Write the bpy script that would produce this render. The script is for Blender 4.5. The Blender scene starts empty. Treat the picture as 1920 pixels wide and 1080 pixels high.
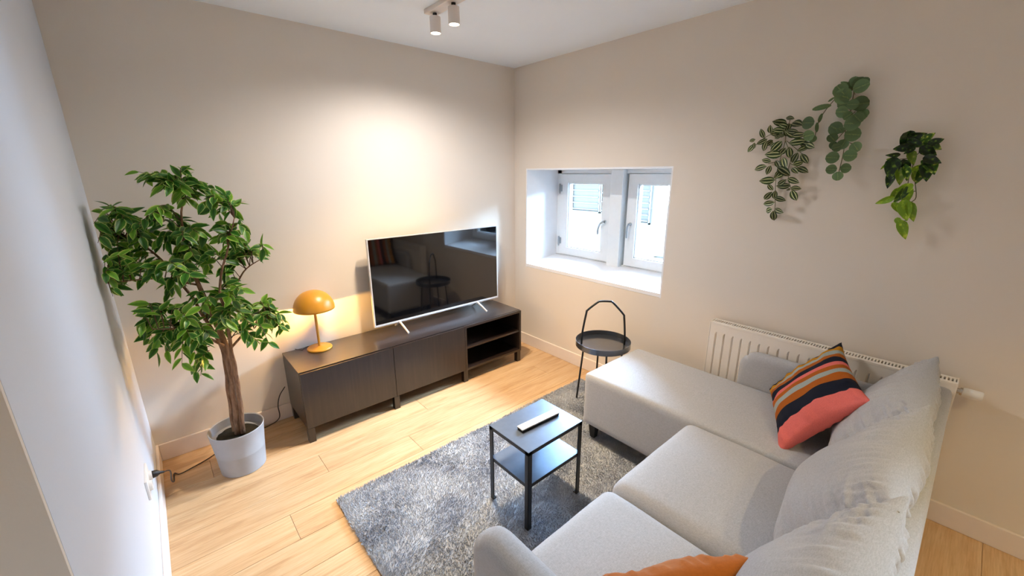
import bpy, bmesh, math, random
import numpy as np
from mathutils import Vector, Matrix, noise, Euler

# ------------------------------------------------------------------ camera
scene = bpy.context.scene
col = scene.collection
cam_d = bpy.data.cameras.new('camera')
cam = bpy.data.objects.new('camera', cam_d)
col.objects.link(cam)
cam_d.sensor_width = 36.0
cam_d.lens = 36.0 * 769.9 / 1920
cam_d.clip_start = 0.02
cam.location = (-2.6105, -2.9415, 1.6365)
_R = (Matrix.Rotation(math.radians(-41.1386), 3, 'Z') @ Matrix.Rotation(math.radians(74.4061), 3, 'X')
      @ Matrix.Rotation(math.radians(-0.2607), 3, 'Z'))
cam.rotation_euler = _R.to_euler()
scene.camera = cam

# ------------------------------------------------------------------ exposure, sky, lights
scene.view_settings.view_transform = 'Standard'
scene.view_settings.look = 'None'
scene.view_settings.gamma = 1.0
scene.view_settings.use_curve_mapping = False
scene.view_settings.exposure = 0.15
SKY = 172.0
SPOT_W = 112.0
LAMP_W = 85.0
world = bpy.data.worlds.new('overcast_sky')
scene.world = world
world.use_nodes = True
bg = world.node_tree.nodes['Background']
bg.inputs[0].default_value = (0.46, 0.69, 1.0, 1)
bg.inputs[1].default_value = SKY

def area_light(name, loc, rot, sx, sy, portal=True, power=10, color=(1, 1, 1)):
    d = bpy.data.lights.new(name, 'AREA')
    d.shape = 'RECTANGLE'; d.size = sx; d.size_y = sy; d.energy = power; d.color = color
    if portal: d.cycles.is_portal = True
    o = bpy.data.objects.new(name, d); o.location = loc; o.rotation_euler = rot
    col.objects.link(o)
    return o
# light portals in the two real window openings (they only guide the sky's own light)
area_light('window_portal', (0.47, -0.85, 1.25), (0, math.radians(90), 0), 0.8, 1.36)
area_light('window_portal', (0.47, -4.4, 1.55), (0, math.radians(90), 0), .9, .8)

def spot_light(loc, tilt=(0, 0, 0), w=SPOT_W, ang=100, blend=1.0, color=(1.0, 0.71, 0.36), name='spot_beam'):
    d = bpy.data.lights.new(name, 'SPOT')
    d.energy = w; d.color = color; d.spot_size = math.radians(ang); d.spot_blend = blend
    d.shadow_soft_size = 0.028
    o = bpy.data.objects.new(name, d); o.location = loc; o.rotation_euler = tilt
    col.objects.link(o)

# ------------------------------------------------------------------ mesh helpers
WM = {}          # world matrices of the things
def tag(o, label=None, cat=None, group=None, kind=None):
    if label: o['label'] = label
    if cat: o['category'] = cat
    if group: o['group'] = group
    if kind: o['kind'] = kind
    return o
def thing(name, label, cat, M=None, group=None):
    o = bpy.data.objects.new(name, None)
    col.objects.link(o)
    M = Matrix.Translation(M) if isinstance(M, (tuple, Vector)) else (M or Matrix())
    o.matrix_basis = M; WM[o] = M.copy()
    o.empty_display_size = 0.1
    return tag(o, label, cat, group)
def structure(name, loc=(0, 0, 0)):
    o = bpy.data.objects.new(name, None); col.objects.link(o)
    o.location = loc; WM[o] = Matrix.Translation(loc); o['kind'] = 'structure'
    return o
def link(name, me, parent=None, M=None, local=None):
    """link mesh; M = world matrix of the object, or local = matrix in the parent's frame"""
    o = bpy.data.objects.new(name, me); col.objects.link(o)
    P = WM[parent] if parent else Matrix()
    if local is None:
        local = P.inverted() @ (M if M is not None else Matrix())
    if parent: o.parent = parent
    o.matrix_basis = local; WM[o] = P @ local
    return o
def mesh(name, V, F, mat, smooth=False, uv=None):
    me = bpy.data.meshes.new(name)
    me.from_pydata([tuple(v) for v in V], [], F)
    if uv is not None:
        l = me.uv_layers.new(name='UVMap')
        for li, lo in enumerate(me.loops): l.data[li].uv = uv[lo.vertex_index]
    if mat: me.materials.append(mat)
    if smooth: me.polygons.foreach_set('use_smooth', [True] * len(me.polygons))
    me.update()
    return me
def obj(name, V, F, mat, parent=None, smooth=False, uv=None, world=True):
    """mesh whose vertices are given in world space (world=True) or in the parent's frame"""
    if world and parent:
        Pi = WM[parent].inverted(); V = [Pi @ Vector(v) for v in V]
    return link(name, mesh(name, V, F, mat, smooth, uv), parent, local=Matrix())
class MB:
    def __init__(s): s.bm = bmesh.new()
    def box(s, lo, hi, bev=0.0, seg=2, M=None):
        b = bmesh.new(); bmesh.ops.create_cube(b, size=1)
        c = [(lo[i] + hi[i]) / 2 for i in range(3)]; d = [abs(hi[i] - lo[i]) for i in range(3)]
        for v in b.verts: v.co = Vector((v.co.x * d[0] + c[0], v.co.y * d[1] + c[1], v.co.z * d[2] + c[2]))
        if bev > 0: bmesh.ops.bevel(b, geom=b.edges[:], offset=min(bev, min(d) * .45), segments=seg, affect='EDGES', profile=.6)
        return s.add(b, M)
    def add(s, b, M=None):
        if M is not None: b.transform(M)
        me = bpy.data.meshes.new('tmp'); b.to_mesh(me); b.free(); s.bm.from_mesh(me); bpy.data.meshes.remove(me)
        return s
    def raw(s, V, F):
        vs = [s.bm.verts.new(v) for v in V]
        for f in F:
            try: s.bm.faces.new([vs[i] for i in f])
            except ValueError: pass
        return s
    def tube(s, pts, r, n=8, cap=True):
        V, F = tube_geo(pts, r, n, cap); return s.raw(V, F)
    def lathe(s, prof, c=(0, 0, 0), n=40, M=None):
        V, F = lathe_geo(prof, n); M = M or Matrix()
        return s.raw([M @ Vector(v) + Vector(c) for v in V], F)
    def build(s, name, mat, parent=None, smooth=False, world=True):
        bmesh.ops.recalc_face_normals(s.bm, faces=s.bm.faces[:])
        if world and parent: s.bm.transform(WM[parent].inverted())
        me = bpy.data.meshes.new(name); s.bm.to_mesh(me); s.bm.free()
        if mat: me.materials.append(mat)
        if smooth:
            me.polygons.foreach_set('use_smooth', [True] * len(me.polygons))
            if smooth != 'all': me.set_sharp_from_angle(angle=math.radians(40))
        return link(name, me, parent, local=Matrix())
def tube_geo(pts, r, n=8, cap=True):
    P = [Vector(p) for p in pts]; rs = r if isinstance(r, (list, tuple)) else [r] * len(P)
    V, F = [], []; up = None
    for i, p in enumerate(P):
        t = (P[min(i + 1, len(P) - 1)] - P[max(i - 1, 0)]).normalized()
        if up is None: up = t.orthogonal().normalized()
        up = (up - t * up.dot(t)).normalized(); w = t.cross(up)
        for k in range(n):
            a = 2 * math.pi * k / n
            V.append(p + (up * math.cos(a) + w * math.sin(a)) * rs[i])
    for i in range(len(P) - 1):
        for k in range(n):
            F.append((i * n + k, i * n + (k + 1) % n, (i + 1) * n + (k + 1) % n, (i + 1) * n + k))
    if cap: F.append(tuple(range(n))[::-1]); F.append(tuple((len(P) - 1) * n + k for k in range(n)))
    return V, F
def spline(pts, m=8):
    P = [Vector(p) for p in pts]; P = [2 * P[0] - P[1]] + P + [2 * P[-1] - P[-2]]; out = []
    for i in range(1, len(P) - 2):
        a, b, c, d = P[i - 1:i + 3]
        for k in range(m):
            t = k / m
            out.append(.5 * (2 * b + (c - a) * t + (2 * a - 5 * b + 4 * c - d) * t * t + (3 * b - a - 3 * c + d) * t ** 3))
    return out + [P[-2]]
def lathe_geo(prof, n=40):
    V, F = [], []
    for r, z in prof:
        for k in range(n):
            a = 2 * math.pi * k / n; V.append((r * math.cos(a), r * math.sin(a), z))
    for i in range(len(prof) - 1):
        for k in range(n):
            F.append((i * n + k, i * n + (k + 1) % n, (i + 1) * n + (k + 1) % n, (i + 1) * n + k))
    for i in (0, len(prof) - 1):
        if prof[i][0] > 1e-4: F.append(tuple(i * n + k for k in range(n)))
    return V, F
def soft_box(lo, hi, r, n=(14, 14, 6), puff=0.0, shape=None):
    """rounded block with an optional domed top; returns V, F"""
    b = bmesh.new(); lo = Vector(lo); hi = Vector(hi); c = (lo + hi) / 2; h = (hi - lo) / 2
    idx = {}; V = []; F = []
    def vert(i, j, k):
        if (i, j, k) not in idx:
            p = [0, 0, 0]
            for a, (q, m) in enumerate(zip((i, j, k), n)):
                t = 2 * q / m - 1
                # denser toward the edges
                t = math.sin(t * math.pi / 2) * .45 + t * .55
                p[a] = t * h[a]
            p = Vector(p); inner = Vector([max(-(h[a] - r), min(h[a] - r, p[a])) for a in range(3)])
            d = p - inner
            if d.length > 1e-9:
                nz = Vector([d[a] / r for a in range(3)])
                m_ = max(abs(x) for x in nz)
                p = inner + nz.normalized() * r * m_
            u, v = p.x / h.x, p.y / h.y
            if puff: p.z += (1 if p.z > 0 else .0) * puff * max(0, 1 - u * u) ** .6 * max(0, 1 - v * v) ** .6 * max(0, p.z / h.z)
            q = p + c
            if shape: q = shape(q, u, v, p.z / h.z)
            idx[(i, j, k)] = len(V); V.append(q)
        return idx[(i, j, k)]
    nx, ny, nz_ = n
    for i in range(nx):
        for j in range(ny):
            F.append((vert(i, j, 0), vert(i, j + 1, 0), vert(i + 1, j + 1, 0), vert(i + 1, j, 0)))
            F.append((vert(i, j, nz_), vert(i + 1, j, nz_), vert(i + 1, j + 1, nz_), vert(i, j + 1, nz_)))
    for i in range(nx):
        for k in range(nz_):
            F.append((vert(i, 0, k), vert(i + 1, 0, k), vert(i + 1, 0, k + 1), vert(i, 0, k + 1)))
            F.append((vert(i, ny, k), vert(i, ny, k + 1), vert(i + 1, ny, k + 1), vert(i + 1, ny, k)))
    for j in range(ny):
        for k in range(nz_):
            F.append((vert(0, j, k), vert(0, j, k + 1), vert(0, j + 1, k + 1), vert(0, j + 1, k)))
            F.append((vert(nx, j, k), vert(nx, j + 1, k), vert(nx, j + 1, k + 1), vert(nx, j, k + 1)))
    b.free()
    return V, F

# ------------------------------------------------------------------ materials
def srgb(r, g, b):
    f = lambda c: (c / 255 / 12.92) if c / 255 <= .04045 else ((c / 255 + .055) / 1.055) ** 2.4
    return (f(r), f(g), f(b), 1)
class NT:
    def __init__(s, name):
        s.m = bpy.data.materials.new(name); s.m.use_nodes = True; s.t = s.m.node_tree
        s.b = s.t.nodes['Principled BSDF']
    def n(s, typ, **kw):
        nd = s.t.nodes.new(typ)
        for k, v in kw.items():
            if k.startswith('i_'):
                key = k[2:]; key = int(key) if key.isdigit() else key.replace('_', ' ')
                nd.inputs[key].default_value = v
            else: setattr(nd, k, v)
        return nd
    def l(s, a, b): s.t.links.new(a, b)
    def coords(s, kind='Object', scale=(1, 1, 1), rot=(0, 0, 0), loc=None):
        tc = s.n('ShaderNodeTexCoord'); mp = s.n('ShaderNodeMapping')
        mp.inputs['Scale'].default_value = scale; mp.inputs['Rotation'].default_value = rot
        s.l(tc.outputs[kind], mp.inputs[0])
        if loc is not None: s.l(loc, mp.inputs['Location'])
        return mp.outputs[0]
    def ramp(s, fac, stops, interp='LINEAR'):
        r = s.n('ShaderNodeValToRGB'); cr = r.color_ramp; cr.interpolation = interp
        while len(cr.elements) < len(stops): cr.elements.new(.5)
        for e, (p, c) in zip(cr.elements, stops): e.position = p; e.color = c
        s.l(fac, r.inputs[0]); return r.outputs[0]
    def bump(s, h, strength=.2, dist=.01):
        b = s.n('ShaderNodeBump'); b.inputs['Strength'].default_value = strength; b.inputs['Distance'].default_value = dist
        s.l(h, b.inputs['Height']); s.l(b.outputs[0], s.b.inputs['Normal'])
    def mix(s, fac, a, b, mode='MIX'):
        m = s.n('ShaderNodeMix', data_type='RGBA', blend_type=mode)
        if isinstance(fac, (int, float)): m.inputs[0].default_value = fac
        else: s.l(fac, m.inputs[0])
        for k, x in ((6, a), (7, b)):
            if isinstance(x, tuple): m.inputs[k].default_value = x
            else: s.l(x, m.inputs[k])
        return m.outputs[2]
def plain(name, c, rough=.5, metal=0.0, spec=.5, var=.04, scale=30, bump=0.0, bscale=200, coat=0):
    t = NT(name); nz = t.n('ShaderNodeTexNoise'); nz.inputs['Scale'].default_value = scale
    t.l(t.coords(), nz.inputs['Vector'])
    a = tuple(x * (1 - var) for x in c[:3]) + (1,); b = tuple(min(1, x * (1 + var)) for x in c[:3]) + (1,)
    t.l(t.ramp(nz.outputs[0], [(.3, a), (.7, b)]), t.b.inputs['Base Color'])
    t.b.inputs['Roughness'].default_value = rough; t.b.inputs['Metallic'].default_value = metal
    t.b.inputs['Specular IOR Level'].default_value = spec
    if coat: t.b.inputs['Coat Weight'].default_value = coat
    if bump:
        n2 = t.n('ShaderNodeTexNoise'); n2.inputs['Scale'].default_value = bscale; t.l(t.coords(), n2.inputs['Vector'])
        t.bump(n2.outputs[0], bump, .002)
    return t.m
M = {}
M['wall'] = plain('beige_wall_paint', srgb(229, 219, 206), .75, var=.012, scale=2, bump=.12, bscale=120, spec=.25)
M['wall_white'] = plain('off_white_wall_paint', srgb(216, 221, 229), .7, var=.012, scale=2, bump=.12, bscale=120, spec=.25)
M['ceiling'] = plain('white_ceiling_paint', srgb(240, 247, 254), .8, var=.01, scale=2, bump=.1, bscale=120, spec=.2)
M['trim'] = plain('white_satin_trim', srgb(236, 224, 214), .4, var=.01)
M['reveal'] = plain('white_reveal_paint', srgb(240, 241, 243), .5, var=.01)
M['window'] = plain('white_window_lacquer', srgb(240, 245, 247), .35, var=.01)
M['grey_metal'] = plain('grey_window_fittings', srgb(170, 178, 184), .3, .8)
M['black_metal'] = plain('black_powder_coat', srgb(20, 21, 24), .4, var=.1, bump=.05)
M['black_top_sheen'] = plain('black_panel_blue_sheen', srgb(120, 134, 154), .30, .7, var=.05, spec=1.0, coat=1.0)  # black panel lightened to blue-grey: window reflection put into the colour
M['tray'] = plain('black_tray_blue_sheen', srgb(60, 66, 76), .28, .5, var=.05, spec=1.0, coat=1.0)  # bluish reflected sheen mixed into the tray's black
M['silver'] = plain('pale_silver_plastic', srgb(215, 215, 218), .3, .35)
M['screen'] = plain('dark_glass_screen', srgb(7, 7, 9), .045, var=.02, spec=.9)
M['tv_back'] = plain('black_plastic', srgb(22, 22, 24), .5)
M['rad'] = plain('white_radiator_enamel', srgb(238, 230, 218), .35, var=.01)
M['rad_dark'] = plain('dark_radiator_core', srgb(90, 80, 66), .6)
M['chrome'] = plain('brushed_nickel', srgb(190, 185, 178), .25, 1.0)
M['white_plastic'] = plain('white_plastic', srgb(235, 233, 230), .35, var=.01)
M['spot'] = plain('white_spot_housing', srgb(232, 222, 214), .4, var=.01)
M['pot'] = plain('light_grey_pot', srgb(168, 170, 174), .55, var=.05, scale=12, bump=.1)
M['soil'] = plain('dark_moss_filling', srgb(30, 28, 20), .95, var=.5, scale=60, bump=1, bscale=90)
M['cord'] = plain('black_cord_rubber', srgb(22, 18, 20), .5)
M['lamp'] = plain('mustard_lamp_metal', srgb(204, 142, 38), .35, var=.02, spec=.6)
M['leg'] = plain('black_stained_wood_leg', srgb(26, 23, 24), .45, var=.2)
M['stem'] = plain('olive_stem', srgb(96, 92, 52), .6, var=.2)
M['stem_brown'] = plain('brown_stem', srgb(92, 66, 44), .7, var=.25)
M['facade'] = plain('pale_render_facade', srgb(31, 28, 24), .8, spec=.1, var=.03, scale=3)
M['facade_dark'] = plain('grey_shutter_paint', srgb(23, 21, 18), .7, spec=.1)

def emit(name, c, s):
    t = NT(name); t.b.inputs['Base Color'].default_value = c
    nz = t.n('ShaderNodeTexNoise'); nz.inputs['Scale'].default_value = 5
    t.l(t.ramp(nz.outputs[0], [(0, c), (1, c)]), t.b.inputs['Emission Color'])
    t.b.inputs['Emission Strength'].default_value = s
    return t.m
M['bulb'] = emit('glowing_spot_lens', (1, .9, .75, 1), 12)
M['lamp_bulb'] = emit('glowing_lamp_bulb', (1, .78, .42, 1), 8)

def glass():
    t = NT('window_glass'); nt = t.t; out = nt.nodes['Material Output']
    tr = t.n('ShaderNodeBsdfTransparent'); gl = t.n('ShaderNodeBsdfGlossy'); fr = t.n('ShaderNodeFresnel'); mx = t.n('ShaderNodeMixShader')
    tr.inputs[0].default_value = (.97, .99, .99, 1); gl.inputs['Roughness'].default_value = .02; fr.inputs[0].default_value = 1.35
    t.l(fr.outputs[0], mx.inputs[0]); t.l(tr.outputs[0], mx.inputs[1]); t.l(gl.outputs[0], mx.inputs[2]); t.l(mx.outputs[0], out.inputs[0])
    return t.m
M['glass'] = glass()

def oak():
    t = NT('light_oak_plank'); oi = t.n('ShaderNodeObjectInfo')
    cmb = t.n('ShaderNodeCombineXYZ'); mul = t.n('ShaderNodeMath', operation='MULTIPLY'); mul.inputs[1].default_value = 37.0
    t.l(oi.outputs['Random'], mul.inputs[0]); t.l(mul.outputs[0], cmb.inputs[0]); t.l(mul.outputs[0], cmb.inputs[1])
    v = t.coords('Object', (1.3, 11, 4), loc=cmb.outputs[0])
    n1 = t.n('ShaderNodeTexNoise', i_Scale=1.6, i_Detail=6.0, i_Roughness=.62, i_Distortion=.6); t.l(v, n1.inputs['Vector'])
    v2 = t.coords('Object', (3.2, 90, 9), loc=cmb.outputs[0])
    n2 = t.n('ShaderNodeTexNoise', i_Scale=1.5, i_Detail=5.0, i_Roughness=.7); t.l(v2, n2.inputs['Vector'])
    base = t.ramp(n1.outputs[0], [(.25, srgb(186, 146, 104)), (.45, srgb(210, 174, 132)), (.75, srgb(222, 192, 152))])
    fine = t.ramp(n2.outputs[0], [(.35, srgb(216, 202, 188)), (.6, (1, 1, 1, 1))])
    c = t.mix(.55, base, fine, 'MULTIPLY')
    v3 = t.coords('Object', (2.2, 6.5, 3), loc=cmb.outputs[0])
    vo = t.n('ShaderNodeTexVoronoi', i_Scale=.75); t.l(v3, vo.inputs['Vector'])
    nk = t.n('ShaderNodeTexNoise', i_Scale=7.0, i_Detail=3.0); t.l(v3, nk.inputs['Vector'])
    ad = t.n('ShaderNodeMath', operation='MULTIPLY_ADD'); t.l(nk.outputs[0], ad.inputs[0]); ad.inputs[1].default_value = .12; t.l(vo.outputs['Distance'], ad.inputs[2])
    kn = t.ramp(ad.outputs[0], [(.09, (1, 1, 1, 1)), (.17, (0, 0, 0, 1))])
    c = t.mix(kn, c, srgb(112, 92, 72))
    hv = t.n('ShaderNodeHueSaturation'); mr = t.n('ShaderNodeMapRange'); mr.inputs[3].default_value = .9; mr.inputs[4].default_value = 1.08
    t.l(oi.outputs['Random'], mr.inputs[0]); t.l(mr.outputs[0], hv.inputs['Value']); t.l(c, hv.inputs['Color'])
    t.l(hv.outputs[0], t.b.inputs['Base Color'])
    t.b.inputs['Roughness'].default_value = .42; t.b.inputs['Specular IOR Level'].default_value = .35
    t.bump(n2.outputs[0], .12, .002)
    return t.m
M['oak'] = oak()

def dark_wood(name, axis, coat=.25):
    t = NT(name)
    sc = {'z': (45, 45, 2.0), 'x': (2.0, 45, 45)}[axis]
    n1 = t.n('ShaderNodeTexNoise', i_Scale=1.5, i_Detail=6.0, i_Roughness=.65); t.l(t.coords('Object', sc), n1.inputs['Vector'])
    t.l(t.ramp(n1.outputs[0], [(.3, srgb(28, 20, 17)), (.55, srgb(40, 29, 24)), (.8, srgb(54, 40, 33))]), t.b.inputs['Base Color'])
    t.b.inputs['Roughness'].default_value = .3; t.b.inputs['Specular IOR Level'].default_value = .7; t.b.inputs['Coat Weight'].default_value = coat; t.b.inputs['Coat Roughness'].default_value = .24
    t.bump(n1.outputs[0], .12, .001)
    return t.m
M['dark_wood_z'] = dark_wood('black_brown_wood_upright_grain', 'z')
M['dark_wood_top'] = dark_wood('black_brown_wood_top', 'x', .95)
M['dark_wood_x'] = dark_wood('black_brown_wood_lengthwise_grain', 'x')

def fabric(name, c, var=.14, sc=420, rough=.9, streak=True):
    t = NT(name)
    a = t.n('ShaderNodeTexNoise', i_Scale=1.0, i_Detail=3.0); t.l(t.coords('Object', (sc, sc * .25, sc)), a.inputs['Vector'])
    b = t.n('ShaderNodeTexNoise', i_Scale=1.0, i_Detail=3.0); t.l(t.coords('Object', (sc * .25, sc, sc)), b.inputs['Vector'])
    mx = t.mix(.5, a.outputs[0], b.outputs[0])
    lo = tuple(x * (1 - var) for x in c[:3]) + (1,); hi = tuple(min(1, x * (1 + var)) for x in c[:3]) + (1,)
    t.l(t.ramp(mx, [(.35, lo), (.65, hi)]), t.b.inputs['Base Color'])
    t.b.inputs['Roughness'].default_value = rough; t.b.inputs['Specular IOR Level'].default_value = .15
    t.b.inputs['Sheen Weight'].default_value = .25
    t.bump(mx, .25, .001)
    return t.m
M['sofa'] = fabric('light_grey_woven_fabric', srgb(177, 178, 181))
M['orange'] = fabric('rust_orange_velvet', srgb(178, 100, 30), .08, 200)

def striped():
    t = NT('striped_cushion_weave')
    uv = t.n('ShaderNodeUVMap'); sp = t.n('ShaderNodeSeparateXYZ'); t.l(uv.outputs[0], sp.inputs[0])
    N, MU, G, R_, P = srgb(26, 30, 44), srgb(186, 128, 30), srgb(158, 166, 160), srgb(166, 88, 26), srgb(222, 112, 104)
    st = [(0, N), (.07, MU), (.145, G), (.205, R_), (.28, N), (.36, P), (.42, R_), (.485, G), (.565, R_), (.67, N), (.83, P)]
    c = t.ramp(sp.outputs[0], st, 'CONSTANT')
    n1 = t.n('ShaderNodeTexNoise', i_Scale=260.0, i_Detail=2.0); t.l(t.coords(), n1.inputs['Vector'])
    c = t.mix(.35, c, t.ramp(n1.outputs[0], [(.3, (.62, .62, .62, 1)), (.7, (1, 1, 1, 1))]), 'MULTIPLY')
    t.l(c, t.b.inputs['Base Color']); t.b.inputs['Roughness'].default_value = .9; t.b.inputs['Specular IOR Level'].default_value = .15
    t.bump(n1.outputs[0], .3, .001)
    return t.m
M['striped'] = striped()

def rugmat():
    t = NT('grey_blue_rug_yarn')
    n1 = t.n('ShaderNodeTexNoise', i_Scale=4.5, i_Detail=4.0, i_Roughness=.6); t.l(t.coords(), n1.inputs['Vector'])
    n2 = t.n('ShaderNodeTexNoise', i_Scale=170.0, i_Detail=2.0); t.l(t.coords(), n2.inputs['Vector'])
    c = t.ramp(n1.outputs[0], [(.35, srgb(154, 160, 172)), (.6, srgb(198, 201, 206))])
    c = t.mix(.6, c, t.ramp(n2.outputs[0], [(.32, (.68, .70, .74, 1)), (.6, (1, 1, 1, 1))]), 'MULTIPLY')
    t.l(c, t.b.inputs['Base Color']); t.b.inputs['Roughness'].default_value = .95; t.b.inputs['Specular IOR Level'].default_value = .1
    t.b.inputs['Sheen Weight'].default_value = .3
    t.bump(n2.outputs[0], .35, .004)
    return t.m
M['rug'] = rugmat()

def bark():
    t = NT('ficus_bark')
    n1 = t.n('ShaderNodeTexNoise', i_Scale=1.0, i_Detail=6.0, i_Roughness=.7, i_Distortion=.5); t.l(t.coords('Object', (70, 70, 12)), n1.inputs['Vector'])
    t.l(t.ramp(n1.outputs[0], [(.3, srgb(86, 60, 42)), (.5, srgb(132, 98, 72)), (.75, srgb(170, 136, 104))]), t.b.inputs['Base Color'])
    t.b.inputs['Roughness'].default_value = .85; t.bump(n1.outputs[0], .5, .006)
    return t.m
M['bark'] = bark()

def leafmat(name, mid, edge, style='margin', rough=.38, vein=None, ns=22.0):
    """UV: x = -1..1 across (stored 0..1), y = 0..1 along"""
    t = NT(name); uv = t.n('ShaderNodeUVMap'); sp = t.n('ShaderNodeSeparateXYZ'); t.l(uv.outputs[0], sp.inputs[0])
    def math_(op, a, b=None, c=None):
        m = t.n('ShaderNodeMath', operation=op)
        for i, x in enumerate((a, b, c)):
            if x is None: continue
            if isinstance(x, (int, float)): m.inputs[i].default_value = x
            else: t.l(x, m.inputs[i])
        return m.outputs[0]
    ax = math_('ABSOLUTE', math_('MULTIPLY_ADD', sp.outputs[0], 2.0, -1.0))
    oi = t.n('ShaderNodeObjectInfo')
    nz = t.n('ShaderNodeTexNoise', i_Scale=ns, i_Detail=3.0)
    tc = t.n('ShaderNodeTexCoord'); ad = t.n('ShaderNodeVectorMath', operation='ADD'); t.l(tc.outputs['Object'], ad.inputs[0]); t.l(oi.outputs['Location'], ad.inputs[1]); t.l(ad.outputs[0], nz.inputs['Vector'])
    f = math_('ADD', ax, math_('MULTIPLY_ADD', nz.outputs[0], .6, -.3))
    if style == 'margin': c = t.ramp(f, [(.0, mid[0]), (.55, mid[1]), (.78, mid[1]), (.9, edge)])
    elif style == 'stripe':   # pale stripe half way between midrib and margin, dark midrib
        f = math_('ADD', ax, math_('MULTIPLY_ADD', nz.outputs[0], .16, -.08))
        c = t.ramp(f, [(.0, vein), (.07, mid[0]), (.26, mid[0]), (.34, edge), (.50, edge), (.58, mid[1]), (.88, mid[1]), (.97, vein)])
    elif style == 'plain': c = t.ramp(f, [(.0, edge), (.10, mid[0]), (.9, mid[1])])
    elif style == 'marble': c = t.ramp(nz.outputs[0], [(.48, mid[0]), (.58, mid[1]), (.68, edge)])
    hs = t.n('ShaderNodeHueSaturation'); r = t.n('ShaderNodeMapRange'); r.inputs[3].default_value = .6; r.inputs[4].default_value = 1.35
    t.l(oi.outputs['Random'], r.inputs[0]); t.l(r.outputs[0], hs.inputs['Value']); t.l(c, hs.inputs['Color'])
    t.l(hs.outputs[0], t.b.inputs['Base Color'])
    t.b.inputs['Roughness'].default_value = rough; t.b.inputs['Specular IOR Level'].default_value = .45
    # thin leaf: part of the light passes through
    out = t.t.nodes['Material Output']; tl = t.n('ShaderNodeBsdfTranslucent'); mx = t.n('ShaderNodeMixShader'); mx.inputs[0].default_value = .28
    t.l(hs.outputs[0], tl.inputs[0]); t.l(t.b.outputs[0], mx.inputs[1]); t.l(tl.outputs[0], mx.inputs[2]); t.l(mx.outputs[0], out.inputs[0])
    return t.m
M['ficus_leaf'] = leafmat('ficus_leaf_yellow_margin', (srgb(44, 94, 30), srgb(70, 130, 38)), srgb(200, 214, 120))
M['ficus_highlight'] = leafmat('ficus_leaf_highlight', (srgb(92, 146, 38), srgb(120, 172, 50)), srgb(196, 206, 112))  # brighter copy of the leaf, highlights put into its colour
M['trad_leaf'] = leafmat('striped_leaf', (srgb(48, 70, 30), srgb(54, 78, 32)), srgb(206, 208, 158), 'stripe', vein=srgb(26, 36, 26), ns=3.0)
M['round_leaf'] = leafmat('dusty_green_round_leaf', (srgb(88, 114, 76), srgb(104, 130, 86)), srgb(136, 156, 98), 'plain', .55)
M['pothos_dark'] = leafmat('dark_green_pothos_leaf', (srgb(20, 44, 18), srgb(40, 72, 24)), srgb(110, 142, 44), 'marble', .28, ns=3.5)
M['pothos_mid'] = leafmat('marbled_pothos_leaf', (srgb(46, 84, 24), srgb(96, 136, 36)), srgb(208, 218, 110), 'marble', .3, ns=3.5)
M['pothos_lime'] = leafmat('lime_pothos_leaf', (srgb(120, 156, 40), srgb(150, 184, 48)), srgb(190, 206, 70), 'marble', .3, ns=3.5)

# plant layouts in metres, measured on the wall and in the corner
L1 = [(-2.162, 1.906, -2.197, 1.9), (-2.19, 1.88, -2.241, 1.868), (-2.161, 1.882, -2.113, 1.89), (-2.176, 1.861, -2.145, 1.874), (-2.099, 1.839, -2.1, 1.872), (-2.079, 1.814, -2.058, 1.856), (-2.146, 1.825, -2.097, 1.838), (-2.159, 1.844, -2.116, 1.851), (-2.177, 1.877, -2.183, 1.844), (-2.183, 1.841, -2.23, 1.83), (-2.206, 1.817, -2.263, 1.817), (-2.197, 1.78, -2.267, 1.79), (-2.244, 1.774, -2.299, 1.761), (-2.271, 1.772, -2.31, 1.755), (-2.244, 1.739, -2.281, 1.758), (-2.032, 1.809, -2.003, 1.8), (-2.025, 1.784, -1.998, 1.746), (-2.031, 1.791, -2.03, 1.762), (-2.087, 1.807, -2.047, 1.783), (-2.094, 1.794, -2.075, 1.747), (-2.109, 1.8, -2.083, 1.775), (-2.154, 1.792, -2.121, 1.743), (-2.134, 1.785, -2.109, 1.769), (-2.165, 1.73, -2.092, 1.726), (-2.186, 1.757, -2.158, 1.728), (-2.205, 1.71, -2.193, 1.762), (-2.17, 1.823, -2.14, 1.819), (-2.116, 1.693, -2.074, 1.702), (-2.111, 1.667, -2.056, 1.651), (-2.122, 1.669, -2.11, 1.626), (-2.17, 1.661, -2.146, 1.696), (-2.176, 1.708, -2.199, 1.659), (-2.168, 1.66, -2.223, 1.621), (-2.193, 1.637, -2.151, 1.608), (-2.221, 1.685, -2.238, 1.731), (-2.258, 1.725, -2.287, 1.68), (-2.233, 1.672, -2.269, 1.687), (-2.249, 1.658, -2.298, 1.638), (-2.227, 1.657, -2.259, 1.632), (-2.152, 1.596, -2.096, 1.59), (-2.133, 1.574, -2.154, 1.543), (-2.221, 1.604, -2.272, 1.585), (-2.181, 1.572, -2.216, 1.598), (-2.231, 1.569, -2.177, 1.563), (-2.241, 1.557, -2.285, 1.554), (-2.236, 1.557, -2.225, 1.539), (-2.244, 1.544, -2.268, 1.494), (-2.12, 1.494, -2.153, 1.53), (-2.163, 1.498, -2.163, 1.54), (-2.177, 1.506, -2.227, 1.493), (-2.17, 1.479, -2.117, 1.466), (-2.168, 1.444, -2.13, 1.426), (-2.181, 1.443, -2.224, 1.429), (-2.176, 1.432, -2.18, 1.38), (-2.162, 1.613, -2.174, 1.644), (-2.218, 1.815, -2.183, 1.837), (-2.181, 1.819, -2.171, 1.853), (-2.156, 1.822, -2.123, 1.81)]
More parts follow.
